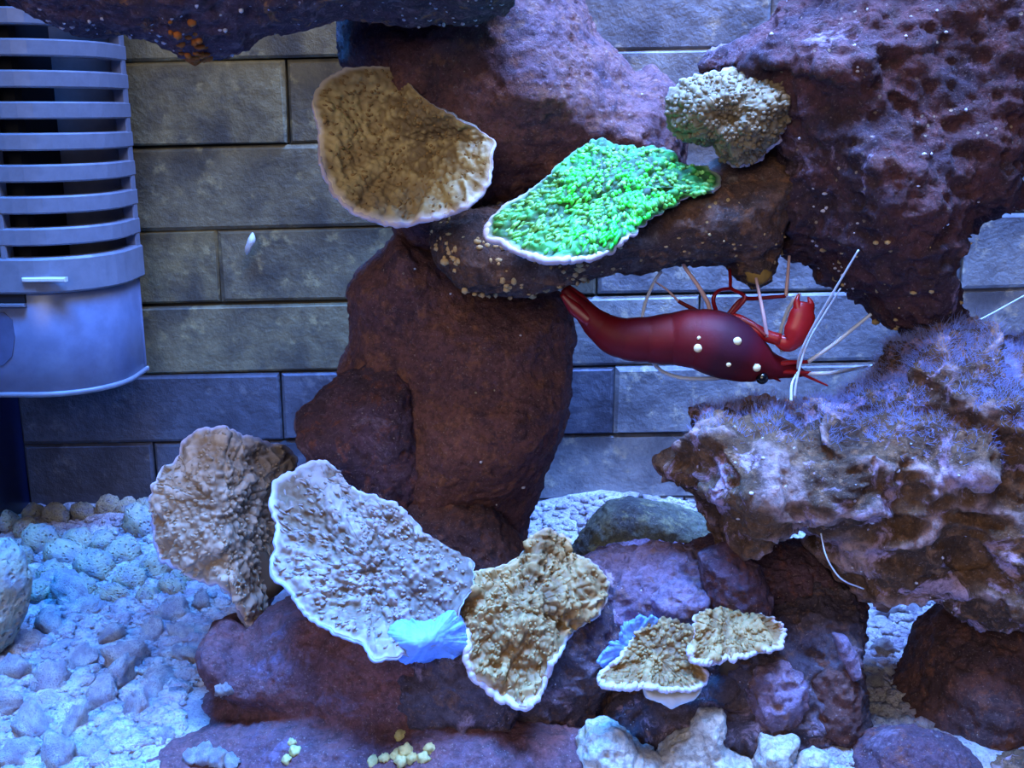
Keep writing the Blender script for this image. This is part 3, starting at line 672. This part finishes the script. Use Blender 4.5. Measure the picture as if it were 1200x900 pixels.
# darker saddle over the carapace
i = 50; V, Fc = tube(pth[i:i+22], rad[i:i+22]*np.r_[0.99, np.full(20, 1.015), 0.99], 28, cap=False); obj('carapace', V, Fc, M_cara, shrimp, attrs={'dark': np.repeat(np.interp(np.arange(22), [0, 8, 14, 21], [0, 1, 1, 0]), 28)})
def limb(name, pts, r0, r1, mat, parent=shrimp, n=22, seg=7, straight=False):
    w_ = np.array([P(u, v, YS+y) for u, v, y in pts])
    w_ = resample(w_, n) if straight else smooth_open(w_, n)
    return obj(name, *tube(w_, np.linspace(r0, r1, n), seg), mat, parent)
for k in range(4):        # abdominal plates as raised shell hoops
    i = 18+k*8; ring = pth[i]
    V, Fc = tube(pth[i:i+9], (rad[i:i+9]*1.0)*np.array([0.99, 1.01, 1.022, 1.028, 1.03, 1.03, 1.028, 1.02, 0.99]), 28, cap=False)
    obj('shell_plate', V, Fc, M_dred, shrimp)
for (a, b) in (((661,338,.3),(690,372,.0)), ((664,334,.5),(696,366,.2)), ((658,345,.15),(692,378,-.1))):
    w_ = smooth_open([P(a[0], a[1], YS+a[2]), P((a[0]+b[0])/2, (a[1]+b[1])/2+2, YS+(a[2]+b[2])/2), P(b[0], b[1], YS+b[2])], 14)
    obj('tail_fan', *tube(w_, np.r_[np.linspace(0.05, 0.16, 7), np.linspace(0.16, 0.13, 7)], 10, flat=((0, 1, 0), 0.45)), M_red, shrimp)
limb('rostrum', [(890,436,-.35),(903,441,-.3),(914,447,-.25)], 0.09, 0.01, M_dred)
ec = P(893, 443, YS-0.6); iv, jf = ico(3)
obj('eye', iv*0.15+ec, jf, M_eye, shrimp)
obj('eye', iv*0.115+P(905, 418, YS+0.45), jf, M_eye, shrimp)
def on_body(u, v):
    # nearest point of the body surface along the view ray
    a = P(u, v, -20); d = P(u, v, 0)-a; d /= np.linalg.norm(d)
    best = None
    for i in range(90):
        m = a-pth[i]; bq = m@d; cq = m@m-rad[i]**2; dq = bq*bq-cq
        if dq > 0:
            tt = -bq-math.sqrt(dq)
            if best is None or tt < best: best = tt
    return a+d*best if best else P(u, v, YS-0.6)
for (u, v, r) in ((818,408,5), (864,400,5), (887,431,4.5), (854,427,3), (819,396,2.2)):
    obj('spot', iv*np.array([1, .5, 1])*r*0.0205+on_body(u, v), jf, M_spot, shrimp)
# walking legs reach up to the rock
limb('leg', [(832,368,.1),(830,356,.1),(818,335,.2),(803,314,.4),(796,300,.7)], 0.06, 0.04, M_leg)
limb('leg', [(842,372,.1),(836,352,.0),(842,341,.1),(857,338,.3)], 0.055, 0.045, M_red)
limb('leg', [(852,374,.0),(872,352,-.1),(870,345,.0),(857,338,.3),(856,328,.5),(855,316,.8)], 0.055, 0.04, M_red, n=30)
lg = limb('leg', [(850,374,.2),(868,352,.3),(885,350,.4),(921,347,.4)], 0.06, 0.045, M_red)
limb('leg_tip', [(921,347,.4),(923,325,.5),(925,300,.8)], 0.05, 0.035, M_leg, lg, straight=True)
lg = limb('leg', [(868,374,-.2),(884,382,-.35),(898,394,-.5)], 0.10, 0.06, M_red)
limb('leg_tip', [(899,395,-.5),(895,370,-.45),(890,345,-.2),(886,326,.1)], 0.05, 0.035, M_leg, lg)
lg = limb('leg', [(830,372,.3),(812,362,.4),(795,353,.5)], 0.07, 0.045, M_dred)
limb('leg_tip', [(795,353,.5),(782,340,.7),(768,330,.9)], 0.03, 0.02, M_leg, lg)
# claw arm
def claw():
    a = limb('claw_arm', [(848,372,.1),(866,375,-.1),(885,386,-.3),(900,394,-.4),(914,398,-.45)], 0.13, 0.15, M_claw, n=20, seg=12)
    w_ = smooth_open([P(908, 397, YS-.45), P(924, 402, YS-.5), P(936, 385, YS-.5), P(941, 365, YS-.45), P(943, 356, YS-.4)], 26)
    r = np.interp(np.linspace(0, 1, 26), [0, .2, .5, .8, 1], [.11, .2, .33, .31, .2])
    pm = obj('palm', *tube(w_, r, 16, flat=((0, 1, 0), 0.6)), M_claw, shrimp)
    for (p0, p1, p2) in (((937,368,-.45),(934,354,-.45),(936,345,-.4)), ((945,368,-.4),(950,357,-.4),(947,348,-.35))):
        w_ = smooth_open([P(q[0], q[1], YS+q[2]) for q in (p0, p1, p2)], 12)
        obj('finger', *tube(w_, np.linspace(0.18, 0.02, 12), 10), M_claw, pm)
claw()
limb('maxilliped', [(905,428,-.3),(925,425,-.3),(947,424,-.2)], 0.08, 0.045, M_claw)
limb('maxilliped', [(905,434,-.3),(928,436,-.3),(950,437,-.3)], 0.08, 0.04, M_claw)
limb('antennule', [(930,434,-.2),(950,443,-.2),(970,452,-.2)], 0.05, 0.02, M_claw)
limb('antennule', [(905,440,-.3),(912,445,-.3),(915,447,-.3)], 0.04, 0.015, M_dred)
limb('antenna', [(947,424,-.2),(975,405,-.3),(1000,385,-.2),(1021,368,-.2)], 0.055, 0.04, M_ant, n=40)
limb('antenna', [(948,438,-.3),(975,437,-.35),(1003,432,1.2),(1030,426,4.2),(1090,402,5.0),(1150,374,5.2),(1205,344,5.0)], 0.05, 0.025, M_ant, n=60)
limb('antenna', [(935,436,-.6),(928,450,-.9),(927,470,-1.1)], 0.03, 0.035, M_ant)
limb('antenna', [(935,432,-.6),(938,415,-.9),(952,385,-1.3),(975,345,-1.9),(1006,293,-2.5)], 0.04, 0.02, M_ant, n=50)
limb('antenna', [(931,466,-1.0),(934,445,-1.0),(945,405,-1.0),(965,370,-1.1),(985,338,-1.4)], 0.03, 0.018, M_ant, n=40)
limb('antenna', [(917,412,.3),(914,395,.5),(920,372,.4),(930,352,.2),(938,344,.2)], 0.05, 0.045, M_ant, n=30)
limb('antenna', [(852,442,.3),(820,444,.6),(790,441,.9),(768,428,1.1),(752,395,1.2),(755,360,1.1),(766,332,1.0),(775,318,.9)], 0.055, 0.04, M_ant, n=60)

# ---------------------------------------------------------------- slotted internal filter
M_plast = plain('grey_blue_plastic', (124, 128, 144), 0.3, 0.5)
M_cup = plain('smooth_grey_plastic', (112, 124, 158), 0.28, 0.5)
M_core = plain('dark_cartridge', (22, 24, 34), 0.6, 0.3)
M_badge = plain('white_badge', (225, 228, 232), 0.3, 0.5)
YF, YB = 7.2, 11.2                     # front and back of the housing
pr = P(166, 345, 10.6); XR = pr[0]; XL = -16.9; RC = 2.5
def plan(inset=0.0, n=10, back=YB-0.2):
    pts = [(x, YF+inset) for x in np.linspace(XL, XR-RC, 8)[:-1]]
    for a in np.linspace(-math.pi/2, 0, n): pts.append((XR-RC+(RC-inset)*math.cos(a), YF+RC+(RC-inset)*math.sin(a)))
    pts += [(XR-inset, y) for y in np.linspace(YF+RC, back, 5)[1:]]
    return np.array(pts)
def strip(z0, z1, out=0.0, th=0.22, bev=0.05, tilt=0.0, ins=0.0):
    """a band following the plan: outer and inner skin, bevelled upper and lower lip"""
    o0 = plan(ins-out); o1 = plan(ins-out+bev); i0 = plan(ins-out+th); n = len(o0)
    prof = [(o1, z0), (o0, z0+bev), (o0, z1-bev), (o1, z1), (i0, z1), (i0, z0)]
    V = np.concatenate([np.c_[q, np.full(n, z)] for q, z in prof]); k = len(prof); Fc = []
    for a in range(k):
        b = (a+1) % k
        for i in range(n-1): Fc.append((a*n+i, a*n+i+1, b*n+i+1, b*n+i))
    Fc.append(tuple(a*n for a in range(k))[::-1]); Fc.append(tuple(a*n+n-1 for a in range(k)))
    return V, Fc
filt = empty('internal_filter', (XR-2, (YF+YB)/2, P(100, 462, YF)[2])); tag(filt, 'grey plastic slotted internal filter hanging on the block wall', 'aquarium filter')
zrow = lambda v: P(40, v, YF)[2]
for k in range(10):
    v0 = 270-37.3*k-2
    obj('slat', *strip(zrow(v0+21), zrow(v0), th=0.55), M_plast, filt, smooth=False)
obj('band', *strip(zrow(345), zrow(303), out=0.03, th=0.5, bev=0.07), M_plast, filt, smooth=False)
cp = strip(zrow(464), zrow(344), ins=0.16, th=0.3, bev=0.08)
obj('cup', *cp, M_cup, filt)
obj('lip', *strip(zrow(467), zrow(461), ins=0.08, th=0.4, bev=0.04), M_plast, filt)
# bottom plate, core, rear shell, rib posts
pl = plan(0.3); n = len(pl); zb = zrow(462)
V = np.r_[np.c_[pl, np.full(n, zb)], [[XL, YB, zb]], [[XR-.3, YB, zb]]]
obj('bottom_plate', np.r_[V, V+[0, 0, .15]], [tuple(range(n))+(n+1, n), tuple(range(n+2, 2*n+2))[::1]+(2*n+3, 2*n+2)], M_cup, filt, smooth=False)
V, Fc = box_vf(XL, P(34, 200, YF+1)[0], YF+0.9, YB-0.4, zrow(340), zrow(-110), 0.15); obj('cartridge', V, Fc, M_core, filt, smooth=False)
V, Fc = box_vf(XL, XR-0.25, YB-0.5, YB-0.1, zrow(460), zrow(-110), 0.1); obj('rear_shell', V, Fc, M_plast, filt, smooth=False)
V, Fc = box_vf(XR-0.42, XR-0.02, YF+RC+0.9, YF+RC+1.25, zrow(345), zrow(-110), 0.05); obj('post', V, Fc, M_plast, filt, smooth=False)
V, Fc = box_vf(P(-6, 250, YF)[0], P(2, 250, YF)[0], YF+0.02, YF+0.5, zrow(345), zrow(-110), 0.04); obj('post', V, Fc, M_plast, filt, smooth=False)
V, Fc = box_vf(P(27, 326, YF)[0], P(78, 326, YF)[0], YF-0.13, YF+0.1, zrow(330), zrow(325), 0.03); obj('badge', V, Fc, M_badge, filt, smooth=False)
V, Fc = box_vf(XL, P(28, 350, YF)[0], YF+0.05, YF+0.3, zrow(356), zrow(345), 0.02); sl = obj('clip_slot', V, Fc, M_core, filt, smooth=False)
V, Fc = box_vf(XL, P(29, 360, YF)[0], YF-0.02, YF+0.3, zrow(360), zrow(356), 0.02); obj('clip_ledge', V, Fc, M_plast, filt, smooth=False)
pb = np.array([(-40,366),(4,366),(14,375),(17,395),(14,418),(4,428),(-40,428)], float)
f1 = np.array([P(u, v, YF+0.12) for u, v in pb]); f2 = f1+[0, .3, 0]; k = len(pb)
obj('finger_grip', np.r_[f1, f2], [tuple(range(k))]+[(i, i+k, (i+1) % k+k, (i+1) % k) for i in range(k)], plain('slate_grip', (84, 94, 128), 0.4, 0.4), filt, smooth=False)
V, Fc = box_vf(XR-5, XR-1.5, YB-0.15, YW+0.1, zrow(200), zrow(120), 0.05); obj('mount', V, Fc, M_core, filt, smooth=False)

# ---------------------------------------------------------------- loose rubble and sand grains
def lumps(sub, seed, amp):
    iv, jf = ico(sub); n = fbm(iv*1.3+seed*3.1, seed, 3)+0.4*vnoise(iv*3.5, seed+4)
    return mesh_from('lump', iv*(1+amp*n)[:, None]*S, jf)
rs = np.random.RandomState(12)
peb = [lumps(3, 200+k, 0.35) for k in range(5)]
for m in peb: m.materials.append(M_pebble)
chk = [lumps(3, 300+k, 0.55) for k in range(5)]
for m in chk: m.materials.append(M_sand)
def put(name, me, c, sc, rot, label, cat, group=None):
    o = bpy.data.objects.new(name, me); col.objects.link(o); o.location = np.asarray(c)*S; o.scale = sc; o.rotation_euler = rot
    tag(o, label, cat, group); return o
k = 0
for (u, v, r) in [(40,603,12),(66,606,13),(98,602,12),(128,600,13),(150,598,12),(175,596,13),(205,590,13),(30,615,13),(6,612,17),(24,640,14),(47,628,20),(75,640,20),(90,626,17),(118,625,16),(140,640,18),(165,612,20),(190,604,18),(60,660,16),(30,665,15),(110,655,20),(150,665,18),(180,650,20),(205,640,16),(130,680,15),(95,675,16),(170,682,15),(200,672,16),(70,682,14),(45,684,14),(12,650,14),(215,660,14)]:
    c = G(u, v, 0.6); d = np.linalg.norm(c-CAM); rr = r/F*d; c[2] = sand_z(c[:1], c[1:2])[0]+rr*0.25
    c[1] = min(c[1], 11.2)
    put('beige_pebble', peb[k % 5], c, (rr*rs.uniform(.8, 1.15), rr*rs.uniform(.8, 1.1), rr*rs.uniform(.9, 1.2)), rs.uniform(0, 6, 3),
        'knobbly beige rubble pebble heaped at the foot of the block wall', 'pebble', 'beige rubble at the foot of the wall'); k += 1
for (u, v, r) in [(40,700,20),(62,690,18),(85,698,22),(105,712,16),(36,752,17),(60,735,16),(20,790,18),(62,800,20),(95,772,16),(130,745,17),(150,770,19),(178,742,15),(205,720,20),(235,705,16),(120,815,18),(88,848,20),(40,850,22),(160,838,20),(20,885,20),(110,880,18),(70,885,19),(190,795,18),(225,770,17),(140,795,22),(215,745,15),(180,815,17),(10,825,16),(640,612,14),(665,600,12),(650,630,14),(800,604,12),(820,598,10),(1040,715,14),(1070,715,12),(1035,760,12),(1025,800,9)]:
    c = G(u, v, 0.1); d = np.linalg.norm(c-CAM); rr = r/F*d
    lb = 'in the open sand under the filter' if u < 300 else ('behind the olive slab' if v < 650 else 'in the gap beside the shaded rusty rock')
    put('rubble_chunk', chk[k % 5], c, (rr*rs.uniform(.8, 1.3), rr*rs.uniform(.8, 1.2), rr*rs.uniform(.5, .85)), rs.uniform(0, 6, 3),
        'pale blue-white coral rubble chunk bedded '+lb, 'rubble', 'pale rubble '+lb); k += 1
def mound_top(u, v):
    """point on the mound under a pixel, by marching the view ray against the mound's mesh"""
    from mathutils import Vector
    a = P(u, v, -14); b = P(u, v, 4); mw = R_mound
    org = Vector((a-np.array(mw['_loc']))*S); dr = Vector(b-a).normalized()
    ok, loc, nn, fi = mw.ray_cast(org, dr)
    return np.array(loc)/S+np.array(mw['_loc']) if ok else G(u, v, 0.2)
M_yel = plain('yellowish_rubble', (190, 178, 120), 0.8, 0.2, 0.6)
yel = [lumps(3, 400+k, 0.55) for k in range(3)]
for m in yel: m.materials.append(M_yel)
for (u, v, r) in [(469,861,8),(437,893,8),(451,889,7),(463,886,9),(476,882,10),(470,893,9),(484,889,8),(495,889,9),(503,878,8),(345,880,8),(336,890,7),(342,870,6)]:
    c = mound_top(u, v); d = np.linalg.norm(c-CAM); rr = r/F*d
    put('yellow_grain', yel[k % 3], c, (rr*.9, rr*.8, rr*.8), rs.uniform(0, 6, 3), 'little yellowish rubble grain resting on the plum mound', 'rubble', 'yellowish grains on the plum mound'); k += 1
for (u, v, r) in [(225,888,10),(240,884,12),(255,888,11),(270,893,9),(192,866,12),(183,876,9),(146,893,8),(260,808,7),(268,809,6)]:
    c = mound_top(u, v); d = np.linalg.norm(c-CAM); rr = r/F*d
    put('white_grain', chk[k % 5], c, (rr*1.1, rr, rr*.9), rs.uniform(0, 6, 3), 'small white rubble bit resting on the plum mound', 'rubble', 'white bits on the plum mound'); k += 1
# sand grains: nobody could count them
iv, jf = ico(1); gm = []; N_G = 5200
shapes = [iv*(1+0.5*vnoise(iv*1.7+s_*5.3, 500+s_))[:, None] for s_ in range(8)]
cs = []
while len(cs) < N_G:
    rgn = rs.rand()
    if rgn < 0.62: u, v = rs.uniform(-30, 290), rs.uniform(625, 925)
    elif rgn < 0.74: u, v = rs.uniform(600, 880), rs.uniform(575, 650)
    elif rgn < 0.86: u, v = rs.uniform(990, 1110), rs.uniform(680, 850)
    else: u, v = rs.uniform(660, 1010), rs.uniform(830, 925)
    if (u > 165 and u < 700 and v > 880) or (u > 215 and u < 500 and v > 805): continue
    c = G(u, v, 0.0)
    if c[1] > 11.6 or c[0] < -16.9: continue
    cs.append(c)
cs = np.array(cs); cs[:, 2] = sand_z(cs[:, 0], cs[:, 1])+0.02
Vs = []; Fs = []
for i, c in enumerate(cs):
    r = rs.uniform(0.07, 0.2)*(1.0 if rs.rand() < 0.8 else 1.5); a = rs.uniform(0, 6.28); q = shapes[i % 8]*np.array([1.2, .9, .7])*r
    x = q[:, 0]*math.cos(a)-q[:, 1]*math.sin(a); y = q[:, 0]*math.sin(a)+q[:, 1]*math.cos(a)
    Vs.append(np.stack([x, y, q[:, 2]], -1)+c); Fs.append(jf+i*len(iv))
gr = obj('sand_grains', np.concatenate(Vs), np.concatenate(Fs), M_sand, smooth=True); tag(gr, 'loose coarse grains strewn over the sand bed', 'sand', kind='stuff')

# ---------------------------------------------------------------- small growths
def growth_points(o, n, seed, cond):
    me = o.data; nv = len(me.vertices); co = np.empty(nv*3); me.vertices.foreach_get('co', co); co = co.reshape(-1, 3)/S+np.array(o['_loc'])
    nr = np.empty(nv*3); me.vertices.foreach_get('normal', nr); nr = nr.reshape(-1, 3)
    ok = np.nonzero(cond(co, nr))[0]; r = np.random.RandomState(seed); pk = r.choice(ok, n); return co[pk], nr[pk], r
def pix(c):
    d = c-CAM; x = d[:, 0]; zf = d[:, 1]*CP-d[:, 2]*SP; up = d[:, 1]*SP+d[:, 2]*CP
    return 600+F*x/zf, 450-F*up/zf
# algae fringe on the lumpy rock
def fuzz_mat():
    t = NT('pale_blue_fuzz'); t.t.nodes.remove(t.b)
    d = t.n('ShaderNodeBsdfDiffuse'); tl = t.n('ShaderNodeBsdfTranslucent'); tp = t.n('ShaderNodeBsdfTransparent'); m1 = t.n('ShaderNodeMixShader'); m2 = t.n('ShaderNodeMixShader')
    c = t.mix(t.noise(3, 2), lin(190, 200, 245), lin(160, 165, 230)); t.l(c, d.inputs[0]); t.l(c, tl.inputs[0])
    t.l(d.outputs[0], m1.inputs[1]); t.l(tl.outputs[0], m1.inputs[2]); m2.inputs[0].default_value = 0.5
    t.l(tp.outputs[0], m2.inputs[1]); t.l(m1.outputs[0], m2.inputs[2]); t.l(m2.outputs[0], t.out.inputs[0]); return t.m
M_fuzz = fuzz_mat()
c, n_, r = growth_points(R_mid, 40000, 3, lambda co, nr: (nr[:, 2] > 0.1) & (pix(co)[1] < 478+45*vnoise(co*9, 78)+0.1*(pix(co)[0]-780)) & (nr[:, 2]+0.6*fbm(co*0.8, 77, 2) > 0.2))
L_ = r.uniform(0.08, 0.42, len(c)); dr = n_+r.normal(0, 0.45, n_.shape); dr /= np.linalg.norm(dr, axis=1, keepdims=True)
sd = np.cross(dr, r.normal(0, 1, n_.shape)); sd /= np.linalg.norm(sd, axis=1, keepdims=True); wd = 0.0048
Vh = np.stack([c-sd*wd, c+sd*wd, c+dr*L_[:, None]*0.6+sd*wd*0.8+n_*0.03, c+dr*L_[:, None]*0.6-sd*wd*0.8+n_*0.03], 1).reshape(-1, 3)
fz = obj('algae_fringe', Vh, np.arange(len(Vh)).reshape(-1, 4), M_fuzz, R_mid); fz['kind'] = 'stuff'; fz['label'] = 'pale blue hairy algae fringe'
# yellow-white sponge flecks on the underside of the shelf rock, pale flecks on the boulder's point
def crust(parent, n, seed, cond, mat, size, name):
    c, nr, r = growth_points(parent, n, seed, cond); mb = MB(); iv, jf = ico(1)
    for p_, q in zip(c, nr):
        s_ = r.uniform(*size); mb.add(p_+iv*np.array([r.uniform(.7, 1.4), r.uniform(.7, 1.4), r.uniform(.6, 1.2)])*s_, jf)
    o = mb.build(name, mat, parent); o['kind'] = 'stuff'; return o
M_fleck = plain('sandy_fleck', (206, 172, 122), 0.8, 0.2, 0.4); M_wfl = plain('whitish_fleck', (212, 206, 222), 0.8, 0.2, 0.4)
crust(R_shelf, 150, 4, lambda co, nr: (nr[:, 1] < -0.1) & (pix(co)[0] < 690) & (fbm(co*1.4, 31, 2) > 0.0), M_fleck, (0.035, 0.1), 'sponge_flecks')
crust(R_shelf, 35, 5, lambda co, nr: (nr[:, 1] < -0.1) & (pix(co)[0] > 690) & (pix(co)[1] > 260), M_fleck, (0.02, 0.055), 'sponge_flecks')
crust(R_right, 130, 6, lambda co, nr: (nr[:, 1] < -0.1) & (fbm(co*0.9, 41, 2) > 0.12), M_wfl, (0.018, 0.055), 'pale_flecks')
crust(R_right, 40, 8, lambda co, nr: (nr[:, 1] < -0.1) & (pix(co)[1] > 280), M_fleck, (0.03, 0.1), 'sponge_flecks')
crust(R_top, 70, 9, lambda co, nr: (nr[:, 1] < 0.0) & (pix(co)[1] > 0) & (fbm(co*0.9, 43, 2) > -0.05), M_wfl, (0.02, 0.06), 'pale_flecks')
M_org = plain('orange_sponge', (186, 106, 48), 0.8, 0.2, 0.5)
crust(R_top, 60, 15, lambda co, nr: (nr[:, 1] < 0.1) & (np.abs(pix(co)[0]-222-0.5*(pix(co)[1]-50)) < 16) & (pix(co)[1] > 22), M_org, (0.05, 0.12), 'orange_sponge')
crust(R_mid, 60, 10, lambda co, nr: (nr[:, 1] < -0.1), M_wfl, (0.02, 0.055), 'pale_flecks')
crust(R_pillar, 9, 12, lambda co, nr: (nr[:, 1] < -0.5), M_wfl, (0.03, 0.06), 'pale_flecks')
# thread hanging off the lumpy rock, small white fleck of unknown kind set on the wall
th_ = smooth_open([P(962, 625, -3.0), P(967, 648, -3.2), P(975, 665, -3.2), P(988, 680, -3.1), P(1012, 690, -2.7)], 30)
o = obj('pale_thread', *tube(th_, 0.018, 6), M_ant); tag(o, 'thin pale thread hanging below the lumpy lilac rock', 'thread')
sh = smooth_open([P(289, 298, 11.75), P(291, 290, 11.6), P(295, 281, 11.6), P(296, 273, 11.8)], 14)
o = obj('white_fleck', *tube(sh, [.03, .06, .09, .1, .11, .11, .11, .12, .13, .13, .11, .09, .06, .03], 10), M_white); tag(o, 'tiny white elongated fleck set against the block wall', 'snail')

for o in bpy.data.objects:
    if '_loc' in o: del o['_loc']
